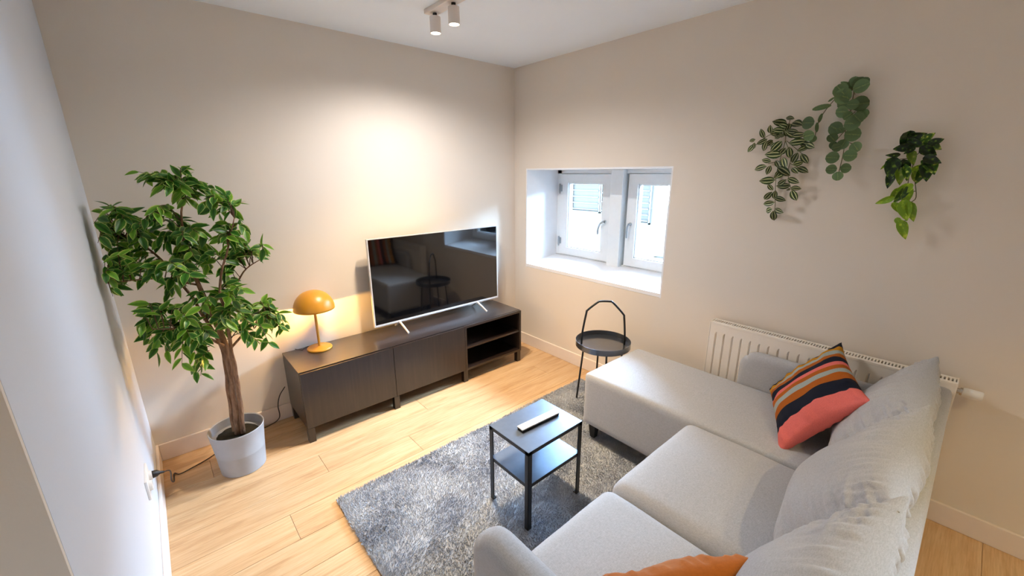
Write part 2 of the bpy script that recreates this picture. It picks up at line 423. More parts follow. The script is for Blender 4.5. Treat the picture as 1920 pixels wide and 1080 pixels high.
S1 = [[(-2.162, 1.851), (-2.173, 1.795), (-2.162, 1.693), (-2.157, 1.623), (-2.165, 1.534), (-2.176, 1.456), (-2.176, 1.419)], [(-2.173, 1.795), (-2.211, 1.714), (-2.209, 1.646), (-2.225, 1.577), (-2.25, 1.531)], [(-2.162, 1.693), (-2.11, 1.682)], [(-2.165, 1.834), (-2.094, 1.828), (-2.039, 1.785), (-2.023, 1.774)], [(-2.172, 1.839), (-2.179, 1.894)], [(-2.178, 1.794), (-2.249, 1.735), (-2.277, 1.712)], [(-2.212, 1.68), (-2.25, 1.662)]]
L2 = [(-2.416, 2.04, 0.0232), (-2.438, 2.028, 0.0302), (-2.457, 2.031, 0.0221), (-2.452, 2.01, 0.0348), (-2.407, 2.023, 0.0261), (-2.373, 2.007, 0.0337), (-2.386, 1.98, 0.0383), (-2.364, 1.999, 0.0261), (-2.269, 1.871, 0.0325), (-2.279, 1.812, 0.029), (-2.296, 1.796, 0.0197), (-2.392, 1.946, 0.029), (-2.391, 1.912, 0.0302), (-2.456, 1.939, 0.0383), (-2.434, 1.936, 0.0261), (-2.477, 1.897, 0.0197), (-2.466, 1.891, 0.0302), (-2.461, 1.875, 0.029), (-2.444, 1.855, 0.0383), (-2.418, 1.891, 0.0232), (-2.381, 1.838, 0.0348), (-2.406, 1.827, 0.0186), (-2.453, 1.806, 0.036), (-2.378, 1.794, 0.0255), (-2.386, 1.761, 0.0209), (-2.421, 1.764, 0.0267), (-2.404, 1.749, 0.0232), (-2.473, 1.749, 0.0279), (-2.46, 1.711, 0.0313), (-2.396, 1.703, 0.0313), (-2.399, 1.649, 0.0255), (-2.45, 1.654, 0.0255), (-2.43, 1.617, 0.0244)]
L2B = [(-2.343, 1.944, -2.281, 1.932), (-2.305, 1.874, -2.317, 1.908), (-2.306, 1.829, -2.302, 1.869), (-2.355, 1.976, -2.338, 1.96), (-2.4, 2.031, -2.37, 2.041)]
S2 = [[(-2.422, 1.999), (-2.423, 1.961), (-2.424, 1.895), (-2.419, 1.828), (-2.428, 1.739), (-2.428, 1.679), (-2.426, 1.639)], [(-2.418, 2.004), (-2.396, 2.014), (-2.35, 1.966), (-2.313, 1.901), (-2.302, 1.847), (-2.301, 1.796)], [(-2.419, 1.828), (-2.389, 1.781)], [(-2.425, 1.89), (-2.442, 1.908)], [(-2.421, 1.779), (-2.464, 1.762)]]
L3 = [(-2.658, 1.802, -2.639, 1.733, 1.0, 0), (-2.654, 1.779, -2.706, 1.788, 0.8, 0), (-2.656, 1.765, -2.709, 1.74, 0.7, 0), (-2.665, 1.741, -2.614, 1.732, 0.9, 0), (-2.697, 1.763, -2.732, 1.791, 0.8, 1), (-2.72, 1.748, -2.762, 1.768, 0.7, 0), (-2.708, 1.754, -2.762, 1.728, 0.8, 1), (-2.701, 1.737, -2.751, 1.702, 0.8, 0), (-2.638, 1.709, -2.595, 1.706, 0.35, 0), (-2.641, 1.683, -2.592, 1.69, 0.45, 2), (-2.602, 1.669, -2.586, 1.648, 0.2, 2), (-2.622, 1.693, -2.626, 1.605, 0.75, 0), (-2.628, 1.635, -2.622, 1.568, 0.5, 0), (-2.653, 1.684, -2.678, 1.632, 0.7, 0), (-2.683, 1.637, -2.727, 1.668, 0.35, 2), (-2.72, 1.695, -2.772, 1.671, 0.8, 0), (-2.726, 1.69, -2.762, 1.632, 0.8, 1), (-2.725, 1.668, -2.746, 1.601, 0.8, 0), (-2.721, 1.644, -2.716, 1.588, 0.6, 1), (-2.649, 1.651, -2.662, 1.581, 0.4, 2), (-2.665, 1.66, -2.684, 1.6, 0.5, 1), (-2.671, 1.721, -2.688, 1.667, 0.6, 2), (-2.702, 1.582, -2.651, 1.536, 0.6, 2), (-2.665, 1.565, -2.639, 1.505, 0.35, 2), (-2.65, 1.525, -2.595, 1.494, 0.35, 2), (-2.688, 1.569, -2.659, 1.502, 0.4, 1), (-2.684, 1.571, -2.694, 1.492, 0.5, 2), (-2.655, 1.5, -2.692, 1.457, 0.4, 2), (-2.688, 1.51, -2.713, 1.431, 0.7, 2), (-2.706, 1.505, -2.736, 1.428, 0.35, 2), (-2.678, 1.434, -2.699, 1.402, 0.7, 2), (-2.693, 1.42, -2.722, 1.347, 0.45, 2), (-2.699, 1.637, -2.704, 1.595, 0.5, 2), (-2.685, 1.778, -2.712, 1.734, 0.9, 1), (-2.678, 1.742, -2.655, 1.711, 0.7, 0)]
S3 = [[(-2.689, 1.694), (-2.683, 1.611), (-2.692, 1.545), (-2.708, 1.498)], [(-2.701, 1.611), (-2.722, 1.528), (-2.708, 1.498), (-2.71, 1.431), (-2.699, 1.416), (-2.712, 1.362)], [(-2.695, 1.55), (-2.715, 1.553)], [(-2.689, 1.694), (-2.626, 1.686), (-2.591, 1.654)], [(-2.687, 1.703), (-2.715, 1.738)]]
FC = [(-2.458, -0.38, 1.582, 0.093, 0.086, 12), (-2.555, -0.36, 1.644, 0.062, 0.038, 5), (-2.34, -0.42, 1.49, 0.101, 0.09, 9), (-2.301, -0.45, 1.384, 0.057, 0.079, 6), (-2.738, -0.36, 1.401, 0.099, 0.117, 15), (-2.583, -0.4, 1.391, 0.089, 0.11, 11), (-2.749, -0.42, 1.24, 0.107, 0.059, 10), (-2.808, -0.45, 1.157, 0.037, 0.047, 4), (-2.464, -0.45, 1.281, 0.129, 0.102, 12), (-2.25, -0.35, 1.183, 0.114, 0.092, 10), (-2.562, -0.5, 1.2, 0.088, 0.086, 9), (-2.411, -0.3, 1.111, 0.081, 0.085, 6), (-2.636, -0.45, 0.993, 0.098, 0.09, 10), (-2.503, -0.5, 0.947, 0.095, 0.093, 9), (-2.342, -0.45, 0.924, 0.108, 0.086, 9), (-2.188, -0.36, 0.858, 0.075, 0.087, 7), (-2.699, -0.42, 0.864, 0.058, 0.065, 5), (-2.579, -0.5, 0.813, 0.05, 0.075, 5), (-2.296, -0.5, 0.806, 0.125, 0.052, 5), (-2.572, -0.5, 0.695, 0.029, 0.069, 3), (-2.379, -0.5, 1.032, 0.09, 0.068, 6), (-2.688, -0.25, 1.282, 0.139, 0.153, 8), (-2.375, -0.25, 0.848, 0.207, 0.091, 8)]
FS = [[(-2.447, 0.216, 1.0), (-2.43, 0.455, 0.9), (-2.425, 0.616, 0.85), (-2.422, 0.742, 0.8), (-2.454, 0.932, 0.62), (-2.485, 1.097, 0.5), (-2.507, 1.304, 0.32), (-2.469, 1.545, 0.18)], [(-2.426, 0.22, 0.62), (-2.413, 0.448, 0.6), (-2.411, 0.611, 0.6), (-2.41, 0.769, 0.45), (-2.405, 0.95, 0.36), (-2.407, 1.097, 0.3), (-2.342, 1.285, 0.22), (-2.299, 1.432, 0.12)], [(-2.465, 0.231, 0.6), (-2.452, 0.43, 0.6), (-2.443, 0.59, 0.55), (-2.445, 0.748, 0.45), (-2.522, 1.033, 0.35), (-2.624, 1.266, 0.25), (-2.724, 1.378, 0.12)], [(-2.408, 0.722, 0.35), (-2.296, 0.832, 0.25), (-2.172, 0.866, 0.1)], [(-2.431, 0.76, 0.35), (-2.566, 0.901, 0.25), (-2.69, 0.96, 0.1)], [(-2.405, 0.95, 0.25), (-2.287, 1.134, 0.2), (-2.188, 1.208, 0.08)], [(-2.485, 1.097, 0.25), (-2.643, 1.165, 0.18), (-2.798, 1.179, 0.08)]]

# ================================================================== SETTING
XL, H = -2.826, 2.512          # left wall plane, ceiling height
YB, XF, YE = -5.6, -3.9, -2.0  # wall behind the camera, far left wall, end of the left wall
# floor: slab with separate oak planks
fl = structure('floor')
obj('subfloor', *(lambda b: (b[0], b[1]))(soft_box((XF - .1, YB - .1, -.12), (.02, .02, -.014), .002, (1, 1, 1))), M['oak'], fl)
PW = .19
def plank_mesh(L, W, nm):
    m = MB(); m.box((-L / 2 + .0006, -W / 2 + .0006, -.013), (L / 2 - .0006, W / 2 - .0006, 0), .0012, 1)
    bmesh.ops.recalc_face_normals(m.bm, faces=m.bm.faces[:])
    me = bpy.data.meshes.new(nm); m.bm.to_mesh(me); m.bm.free(); me.materials.append(M['oak']); return me
random.seed(4)
pcache = {}
rows = int(math.ceil(-YB / PW))
for r in range(rows):
    y1 = -r * PW; y0 = max(YB, y1 - PW); W = round(y1 - y0, 4)
    x = 0.0; first = [1.1, .55, 1.6, .3, 1.35, .8][(r * 5) % 6]
    while x > XF + .02:
        L = first if x == 0.0 else 1.8
        L = round(min(L, x - XF), 3)
        if (L, W) not in pcache: pcache[(L, W)] = plank_mesh(L, W, 'plank')
        link('plank', pcache[(L, W)], fl, local=Matrix.Translation((x - L / 2, (y0 + y1) / 2, 0)))
        x -= L

MB().box((XF - .1, YB - .1, H), (.5, .1, H + .15)).build('ceiling', M['ceiling'])['kind'] = 'structure'
MB().box((XF, 0, 0), (.5, .2, H)).build('wall_back', M['wall'])['kind'] = 'structure'
# window wall (x = 0 .. 0.5) with the deep opening
NY0, NY1, NZ0, NZ1, ND = -1.535, -.165, .815, 1.665, .42
lin = .012
w = MB()
W2 = (-4.8, -4.0, 1.1, 2.0)
w.box((0, NY1 + lin, 0), (.5, 0, H)); w.box((0, W2[1], 0), (.5, NY0 - lin, H)); w.box((0, YB, 0), (.5, W2[0], H))
w.box((0, W2[0], 0), (.5, W2[1], W2[2])); w.box((0, W2[0], W2[3]), (.5, W2[1], H))
w.box((0, NY0 - lin, 0), (.5, NY1 + lin, NZ0 - .03)); w.box((0, NY0 - lin, NZ1 + lin), (.5, NY1 + lin, H))
w.build('wall_right', M['wall'])['kind'] = 'structure'
# left wall ends at YE; short return wall facing the camera
w = MB(); w.box((XL - .14, YE, 0), (XL, 0, H)); w.build('wall_left', M['wall_white'])['kind'] = 'structure'
w = MB(); w.box((XF, YE + .0005, 0), (XL - .002, YE + .14, H)); w.box((XL - .142, YE - .012, 0), (XL - .0005, YE + .01, H)); w.build('wall_left_return', M['wall'])['kind'] = 'structure'
MB().box((XF - .1, YB, 0), (XF, YE + .14, H)).build('wall_far_left', M['wall'])['kind'] = 'structure'
MB().box((XF - .1, YB - .12, 0), (.5, YB, H)).build('wall_front', M['wall'])['kind'] = 'structure'
# second, larger window further along the same wall (behind the camera; lets the daylight in)
wn = structure('window_2', (.42, -4.4, 1.1))
f = MB()
f.box((.40, W2[0], W2[2]), (.48, W2[1], W2[2] + .06), .004); f.box((.40, W2[0], W2[3] - .06), (.48, W2[1], W2[3]), .004)
for y in (W2[0] + .03, -4.4, W2[1] - .03): f.box((.401, y - .03, W2[2]), (.479, y + .03, W2[3]), .004)
f.build('window_frame', M['window'], wn)
for y0, y1 in ((W2[0] + .06, -4.43), (-4.37, W2[1] - .06)): MB().box((.436, y0, W2[2] + .06), (.442, y1, W2[3] - .06)).build('pane', M['glass'], wn)

# baseboards
def baseboard(name, lo, hi, top):
    m = MB(); m.box(lo, hi, .004); return m.build(name, M['trim'])
baseboard('baseboard_back', (XL + .0145, -.0145, 0), (-.0145, .0, .108), 1)['kind'] = 'structure'
baseboard('baseboard_right', (-.014, YB, 0), (0, 0, .108), 1)['kind'] = 'structure'
baseboard('baseboard_left', (XL, YE, 0), (XL + .014, 0, .108), 1)['kind'] = 'structure'

# window niche lining and window
t1 = structure('trim_1', (0, -.85, NZ0))
m = MB(); m.box((-.0004, NY1, NZ0 - .03), (ND, NY1 + lin, NZ1 + lin)); m.box((-.0004, NY0 - lin, NZ0 - .03), (ND, NY0, NZ1 + lin)); m.box((-.0004, NY0, NZ1), (ND, NY1, NZ1 + lin))
m.build('reveal_lining', M['reveal'], t1)
m = MB(); m.raw([(-.001, NY0, NZ0 - .028), (ND, NY0, NZ0 - .028), (ND, NY0, NZ0 + .045), (-.001, NY0, NZ0),
                 (-.001, NY1, NZ0 - .028), (ND, NY1, NZ0 - .028), (ND, NY1, NZ0 + .045), (-.001, NY1, NZ0)],
                [(0, 1, 2, 3), (4, 7, 6, 5), (0, 4, 5, 1), (1, 5, 6, 2), (2, 6, 7, 3), (3, 7, 4, 0)])
m.build('window_sill', M['reveal'], t1)
w1 = structure('window_1', (ND, -.85, .86))
WX = .405
f = MB()
fz0, fz1 = .84, NZ1
f.box((WX, NY0, fz0), (WX + .09, NY0 + .05, fz1), .003); f.box((WX, NY1 - .05, fz0), (WX + .09, NY1, fz1), .003)
f.box((WX, NY0, fz1 - .034), (WX + .09, NY1, fz1), .003); f.box((WX, NY0, fz0), (WX + .09, NY1, .866), .003)
f.box((WX + .062, NY0, fz1 - .07), (WX + .09, NY1, fz1 - .01)); f.box((WX + .062, NY0, fz0 + .01), (WX + .09, NY1, .90)); f.box((WX + .062, NY1 - .08, fz0), (WX + .0895, NY1 - .01, fz1)); f.box((WX + .062, NY0 + .01, fz0), (WX + .0895, NY0 + .06, fz1)); f.box((WX + .062, -.985, fz0), (WX + .0895, -.77, fz1))
f.build('window_frame', M['window'], w1)
f = MB(); f.box((WX - .055, -.935, .82), (WX + .09, -.815, fz1), .006); f.build('centre_post', M['window'], w1)
def sash(y0, y1, hinge_hi, flip):
    z0, z1 = .870, 1.628
    s = MB(); b = .088
    s.box((WX - .012, y0, z0), (WX + .06, y0 + b, z1), .003); s.box((WX - .012, y1 - b, z0), (WX + .06, y1, z1), .003)
    s.box((WX - .0119, y0 + .02, z0), (WX + .06, y1 - .02, z0 + b - .015), .003); s.box((WX - .0119, y0 + .02, z1 - b + .01), (WX + .06, y1 - .02, z1), .003)
    # glazing bead, stepped back
    for a in (0, 1):
        yy = (y0 + b - .004) if a else (y1 - b - .008); s.box((WX + .004, yy, z0 + .06), (WX + .05, yy + .012, z1 - .06), .002)
    s.box((WX + .004, y0 + .07, z0 + .068), (WX + .05, y1 - .07, z0 + .082), .002); s.box((WX + .004, y0 + .07, z1 - .088), (WX + .05, y1 - .07, z1 - .074), .002)
    so = s.build('sash', M['window'], w1)
    MB().box((WX + .026, y0 + b + .004, z0 + .078), (WX + .034, y1 - b - .004, z1 - .084)).build('pane', M['glass'], so)
    hy = (y0 + .045) if hinge_hi else (y1 - .045)
    h = MB(); h.lathe([(.014, -.006), (.014, .006), (.009, .008), (.009, .03)], (WX - .014, hy, 1.225), 14, Matrix.Rotation(math.radians(-90), 4, 'Y'))
    h.tube(spline([(WX - .04, hy, 1.225), (WX - .045, hy + flip * .03, 1.205), (WX - .043, hy + flip * .05, 1.16), (WX - .04, hy + flip * .055, 1.11)], 4), [.008] * 12 + [.006], 8)
    h.build('handle', M['grey_metal'], so, smooth=True)
    if hinge_hi:
        for z in (1.50, 1.0):
            q = MB(); q.tube([(WX - .018, y1 + .006, z - .04), (WX - .018, y1 + .006, z + .04)], .009, 10); q.box((WX - .016, y1 - .022, z - .03), (WX - .011, y1 + .02, z + .03), .002)
            q.tube([(WX - .018, y1 + .006, z - .052), (WX - .018, y1 + .006, z - .04)], .006, 8)
            q.build('hinge', M['grey_metal'], so, smooth=True)
sash(-.795, -.218, True, 1)
sash(-1.512, -.962, False, 0.25)

# pale building across the street, seen over-exposed through the panes
fa = thing('building', 'pale rendered house across the street seen through the window panes', 'building', (5.2, .5, -6))
MB().box((5.2, -9, -6), (5.5, 9, 2.6)).build('wall', M['facade'], fa)
def far_window(y0, y1, z0, z1):
    f = MB(); t = .05
    f.box((5.13, y0, z0), (5.2, y0 + t, z1)); f.box((5.13, y1 - t, z0), (5.2, y1, z1)); f.box((5.131, y0, z0), (5.2, y1, z0 + t)); f.box((5.131, y0, z1 - t), (5.2, y1, z1))
    fo = f.build('window', M['facade_dark'], fa); MB().box((5.16, y0 + t, z0 + t), (5.17, y1 - t, z1 - t)).build('pane', M['reveal'], fo)
far_window(.2, 1.32, .98, 2.2); far_window(.3, 1.45, -1.0, -.05); far_window(2.35, 2.75, .6, 2.2)
def shutter(y0, y1, z0, z1, n):
    f = MB(); f.box((5.15, y0, z0), (5.199, y0 + .03, z1)); f.box((5.15, y1 - .03, z0), (5.199, y1, z1)); f.box((5.15, y0, z0), (5.199, y1, z0 + .03))
    so = f.build('shutter', M['facade'], fa)
    for k in range(n):
        z = z0 + .06 + (z1 - z0 - .08) * k / n
        MB().box((5.12, y0 + .03, z), (5.18, y1 - .03, z + .022), 0).build('slat', M['facade_dark'], so)
shutter(2.9, 3.75, .75, 2.4, 11); shutter(1.62, 2.1, .60, 1.9, 10); shutter(2.6, 2.88, .75, 2.4, 8)

# ================================================================== RUG
RX0, RX1, RY0, RY1, RZ = -2.145, -.19, -2.34, -1.015, .018
rug = thing('rug', 'grey-blue deep-pile rug under the small black side table', 'rug', ((RX0 + RX1) / 2, (RY0 + RY1) / 2, 0))
V, F = soft_box((RX0, RY0, 0.001), (RX1, RY1, RZ - .006), .005, (20, 14, 2))
obj('backing', V, F, M['rug'], rug, True)
rng = np.random.default_rng(3)
N = 150000
px = rng.uniform(RX0 - .002, RX1 + .002, N); py = rng.uniform(RY0 - .002, RY1 + .002, N)
ang = rng.uniform(0, 2 * np.pi, N); lean = rng.uniform(0, 2 * np.pi, N); hgt = rng.uniform(.010, .018, N); wd = rng.uniform(.0018, .0032, N)
base = np.stack([px, py, np.full(N, RZ - .010)], 1)
side = np.stack([np.cos(ang), np.sin(ang), np.zeros(N)], 1) * wd[:, None]
# the pile lies in brushed patches
pa = np.sin(px * 5.1 + 1.3 * np.sin(py * 7)) * 2 + np.cos(py * 6.3 + px * 2) * 2
tip = base + np.stack([np.cos(pa) * .006 + np.cos(lean) * .006, np.sin(pa) * .006 + np.sin(lean) * .006, hgt], 1)
VV = np.empty((N * 3, 3)); VV[0::3] = base - side; VV[1::3] = base + side; VV[2::3] = tip
cx, cy = (RX0 + RX1) / 2, (RY0 + RY1) / 2
VV -= np.array([cx, cy, 0])
me = bpy.data.meshes.new('pile'); me.vertices.add(N * 3); me.vertices.foreach_set('co', VV.ravel())
me.loops.add(N * 3); me.loops.foreach_set('vertex_index', np.arange(N * 3, dtype=np.int32)); me.polygons.add(N)
me.polygons.foreach_set('loop_start', np.arange(0, N * 3, 3, dtype=np.int32)); me.update(calc_edges=True); me.materials.append(M['rug'])
link('pile', me, rug, local=Matrix())['kind'] = 'stuff'

# ================================================================== TV STAND
SX0, SX1, SYB, SYF, SZ0, SZ1 = -2.105, -.305, -.017, -.4225, .10, .48
st = thing('tv_stand', 'long low black-brown wooden TV bench with two doors and an open shelf bay', 'tv bench', ((SX0 + SX1) / 2, -.22, 0))
U = .6; th = .018
c = MB()
for k in range(3):
    x0, x1 = SX0 + U * k, SX0 + U * (k + 1)
    c.box((x0 + .0005, SYF + .018, SZ0), (x0 + th, SYB, SZ1), .001, 1); c.box((x1 - th, SYF + .018, SZ0), (x1 - .0005, SYB, SZ1), .001, 1)
    c.box((x0 + th, SYF + .018, SZ0), (x1 - th, SYB, SZ0 + th)); c.box((x0 + th, SYF + .018, SZ1 - th), (x1 - th, SYB, SZ1), 0)
    c.box((x0 + th, SYB - .006, SZ0 + th), (x1 - th, SYB, SZ1 - th))
c.build('body', M['dark_wood_x'], st)
c = MB(); c.box((SX0, SYF + .0185, SZ1 + .0002), (SX1, SYB, SZ1 + .003), .001); c.build('top', M['dark_wood_top'], st)
for k in range(2):
    x0 = SX0 + U * k
    d = MB(); d.box((x0 + .0015, SYF, SZ0 + .004), (x0 + U - .0015, SYF + .016, SZ1 - .003), .0015, 2)
    d.build('door', M['dark_wood_z'], st)
d = MB()
x0 = SX0 + 2 * U
d.box((x0 + .0005, SYF, SZ0), (x0 + th, SYF + .018, SZ1), .001); d.box((SX1 - th, SYF, SZ0), (SX1, SYF + .018, SZ1), .001)
d.box((x0 + th, SYF, SZ1 - th), (SX1 - th, SYF + .018, SZ1), .001); d.box((x0 + th, SYF, SZ0), (SX1 - th, SYF + .018, SZ0 + th), .001)
d.build('bay_front_edge', M['dark_wood_x'], st)
MB().box((x0 + th, SYF + .01, .281), (SX1 - th, SYB - .006, .297), .001).build('shelf', M['dark_wood_x'], st)
for k in range(4):
    for yy in (SYF + .005, SYB - .045):
        x = SX0 + U * k
        xx = x + .002 if k == 0 else (x - .042 if k == 3 else x - .02)
        MB().box((xx, yy, 0.0), (xx + .04, yy + .04, SZ0), .002).build('leg', M['dark_wood_z'], st)

# ================================================================== TELEVISION
TX0, TX1, TY, TZ0, TZ1 = -1.504, -.332, -.137, .54, 1.197
TB = .4832
tv = thing('television', 'large flat television with a thin silver bezel standing on the dark bench', 'television', ((TX0 + TX1) / 2, TY, TB))
f = MB(); b = .009
f.box((TX0, TY, TZ0), (TX0 + b, TY + .022, TZ1), .002); f.box((TX1 - b, TY, TZ0), (TX1, TY + .022, TZ1), .002)
f.box((TX0 + b, TY, TZ1 - b * .7), (TX1 - b, TY + .022, TZ1), .002); f.box((TX0 + b, TY, TZ0), (TX1 - b, TY + .022, TZ0 + .016), .002)
f.build('bezel', M['silver'], tv)
MB().box((TX0 + b, TY + .002, TZ0 + .016), (TX1 - b, TY + .02, TZ1 - b * .7)).build('screen', M['screen'], tv)
q = MB(); q.box((TX0 + .004, TY + .022, TZ0 + .004), (TX1 - .004, TY + .032, TZ1 - .004), .004); q.box((TX0 + .2, TY + .032, TZ0 + .05), (TX1 - .2, TY + .07, TZ0 + .4), .015, 3)
q.build('back_shell', M['tv_back'], tv)
for x in (-1.305, -.565):
    for dy in (-.135, .085):
        q = MB(); q.tube([(x, TY + .012, TZ0 + .006), (x, TY + dy * .5, TB + .034), (x, TY + dy, TB + .007)], [.009, .008, .007], 8); q.build('foot', M['silver'], tv, smooth=True)

# ================================================================== TABLE LAMP
LX, LY = -1.889, -.103
lz = .4832
la = thing('table_lamp', 'mustard yellow mushroom table lamp glowing on the left end of the bench', 'lamp', (LX, LY, lz))
q = MB(); q.lathe([(0, 0), (.078, 0), (.080, .003), (.080, .008), (.077, .012), (.02, .014), (.009, .02), (0, .02)], (LX, LY, lz), 48); q.build('base', M['lamp'], la, smooth=True)
q = MB(); q.lathe([(0, .012), (.0085, .012), (.0085, .275), (.014, .277), (.014, .315), (0, .315)], (LX, LY, lz), 20)
q.build('stem', M['lamp'], la, smooth=True)
prof = []
R0, hh, z0 = .128, .128, lz + .285
for k in range(19):
    a = k / 18 * math.pi / 2; prof.append((R0 * math.cos(a) ** .92 if k < 18 else 0.0, hh * math.sin(a)))
inn = [(r * .975, z * .975) for r, z in prof[::-1]]
q = MB(); V, F = lathe_geo(prof + inn, 56)
q.raw([Vector(v) + Vector((LX, LY, z0)) for v in V], F); bmesh.ops.remove_doubles(q.bm, verts=q.bm.verts[:], dist=1e-5)
sh = q.build('lamp_shade', M['lamp'], la, smooth='all')
q = MB(); q.lathe([(0, .30), (.012, .30), (.02, .315), (.026, .335), (.022, .355), (.01, .368), (0, .37)], (LX, LY, lz), 20); q.build('bulb', M['lamp_bulb'], la, smooth=True)
q = MB(); q.tube(spline([(LX - .03, LY + .0735, lz + .004), (LX - .055, LY + .078, lz + .004), (LX - .085, LY + .066, lz + .004), (LX - .100, LY + .04, lz + .004), (LX - .115, LY + .055, lz + .004), (LX - .135, LY + .086, lz + .0045)], 6), .0022, 6); q.build('cord', M['cord'], la, smooth=True)
ld = bpy.data.lights.new('lamp_light', 'POINT'); ld.energy = LAMP_W; ld.color = (1.0, .53, .12); ld.shadow_soft_size = .03
lo_ = bpy.data.objects.new('lamp_light', ld); lo_.location = (LX, LY - .035, lz + .30); col.objects.link(lo_)

# ================================================================== FICUS
PX, PY = -2.452, -.372
pot = thing('potted_tree', 'tall artificial weeping fig tree in a light grey pot in the corner', 'tree', (PX, PY, 0))
q = MB(); q.lathe([(0, 0), (.108, 0), (.112, .003), (.121, .118), (.1218, .121), (.1212, .124), (.134, .252), (.136, .258), (.134, .262), (.129, .258), (.126, .21), (.10, .205)], (PX, PY, 0), 56)
q.build('pot', M['pot'], pot, smooth=True)
q = MB(); V, F = lathe_geo([(.126, .20), (.10, .208), (.06, .212), (.03, .213), (0, .213)], 30)
q.raw([Vector((v[0] + PX, v[1] + PY, v[2] + .006 * noise.noise(Vector(v) * 40))) for v in V], F); q.build('moss', M['soil'], pot, smooth=True)
random.seed(11)
skel = []
for bi, br in enumerate(FS):
    pts = []; rs = []
    yo = [0, -.02, .015, 0, -.02, .01, 0][bi]
    for i, (x, z, w_) in enumerate(br):
        t = i / (len(br) - 1)
        yy = -.38 + yo + [.0, -.10, .07, -.02, -.14, -.06, -.08][bi] * t
        pts.append((x, yy, z)); rs.append(w_)
    sp = spline(pts, 6)
    rr = [np.interp(i / 6, range(len(rs)), rs) * .0205 for i in range(len(sp))]
    sp = [p + Vector((noise.noise(p * 9) * .008, noise.noise(p * 9 + Vector((5, 5, 5))) * .008, 0)) for p in sp]
    q = MB(); q.tube(sp, rr, 10); q.build('trunk' if bi < 3 else 'branch', M['bark'], pot, smooth='all')
    skel += [(p, i / len(sp)) for i, p in enumerate(sp) if p.z > .72]
def leaf_geo(L, W, fold=.25, curl=.15, kind='pointed', nu=4, nv=5):
    V, F, UV = [], [], []
    for j in range(nv + 1):
        t = j / nv
        if kind == 'pointed': w_ = math.sin(math.pi * t ** .82) ** .9 * (1 - .15 * t)
        elif kind == 'oval': w_ = math.sin(math.pi * t ** .92) ** .72
        elif kind == 'heart': w_ = (math.sin(math.pi * min(1, t * .93 + .07)) ** .6) * (1.15 - .65 * t)
        else: w_ = math.sqrt(max(0, 1 - (2 * t - 1) ** 2))
        if j in (0, nv): w_ = max(.02, w_ * .5) if kind != 'round' else .28
        for i in range(nu + 1):
            s = 2 * i / nu - 1
            x = s * w_ * W / 2; y = t * L
            z = abs(x) * fold - curl * L * t * t
            V.append((x, y, z)); UV.append((.5 + s / 2, t))
    for j in range(nv):
        for i in range(nu):
            a = j * (nu + 1) + i; F.append((a, a + 1, a + nu + 2, a + nu + 1))
    return V, F, UV
def frame(p, d, nrm):
    """matrix with local Y along d and local Z near nrm"""
    d = Vector(d).normalized(); n_ = Vector(nrm); n_ = (n_ - d * n_.dot(d))
    if n_.length < 1e-4: n_ = d.orthogonal()
    n_.normalize(); x = d.cross(n_)
    m = Matrix((x, d, n_)).transposed().to_4x4(); m.translation = Vector(p); return m
fic = []
for k, (L, W, fo, cu) in enumerate([(.076, .037, .3, .12), (.068, .034, .2, .25), (.082, .039, .35, .05), (.060, .031, .15, .3)]):
    g = leaf_geo(L, W, fo, cu)
    for mk in ('ficus_leaf', 'ficus_highlight'): fic.append((g, mk, mesh('leaf', g[0], g[1], M[mk], True, g[2])))
leaves = []; tw = MB()
for (cx, cy, cz, a, b_, n) in FC:
    for k in range(int(n * 1.15)):
        th_ = random.uniform(0, 2 * math.pi); rr = math.sqrt(random.uniform(.05, 1))
        tgt = Vector((cx + a * rr * math.cos(th_), cy + random.uniform(-.10, .10), cz + b_ * rr * math.sin(th_)))
        c0 = Vector((cx, cy, cz)); tgt.x = max(tgt.x, XL + .03)
        node = min(skel, key=lambda s: (s[0] - tgt).length + (s[0] - c0).length * .6)[0]
        d = tgt - node; d0 = d.length
        if d0 > .17: node = tgt - d / d0 * random.uniform(.12, .2)
        mid = node.lerp(tgt, .5) + Vector((0, 0, .02 + .05 * random.random()))
        path = spline([node, mid, tgt], 4)
        tw.tube(path, [.0028 - .0018 * i / (len(path) - 1) for i in range(len(path))], 4, cap=False)
        nl = random.randint(6, 8)
        for j in range(nl):
            t = .25 + .75 * (j + .5) / nl; f_ = t * (len(path) - 1); i0 = int(f_)
            p = path[i0].lerp(path[min(i0 + 1, len(path) - 1)], f_ - i0)
            ax = (path[min(i0 + 1, len(path) - 1)] - path[i0]); ax = ax.normalized() if ax.length > 1e-6 else Vector((0, 0, 1))
            sd = ax.cross(Vector((0, 0, 1))); sd = sd.normalized() if sd.length > 1e-3 else Vector((1, 0, 0))
            dr = ax * random.uniform(.4, 1) + sd * (1 if j % 2 else -1) * random.uniform(.4, 1.1) + Vector((random.uniform(-.3, .3), random.uniform(-.3, .3), random.uniform(-.6, .2)))
            nr = Vector((random.uniform(-.6, .6), random.uniform(-1.1, .3), random.uniform(.2, 1.1)))
            leaves.append((p, dr.normalized(), nr))
tw.build('twigs', M['stem_brown'], pot)['kind'] = 'stuff'
ok = []
for p, d, nr in leaves:
    tip = p + d * .08
    if tip.x < XL + .022 or p.x < XL + .022: continue
    if tip.y > -.02 or tip.z < .5: continue
    ok.append((p, d, nr))
camp = Vector(cam.location)
ok.sort(key=lambda l: (l[0] - camp).length)
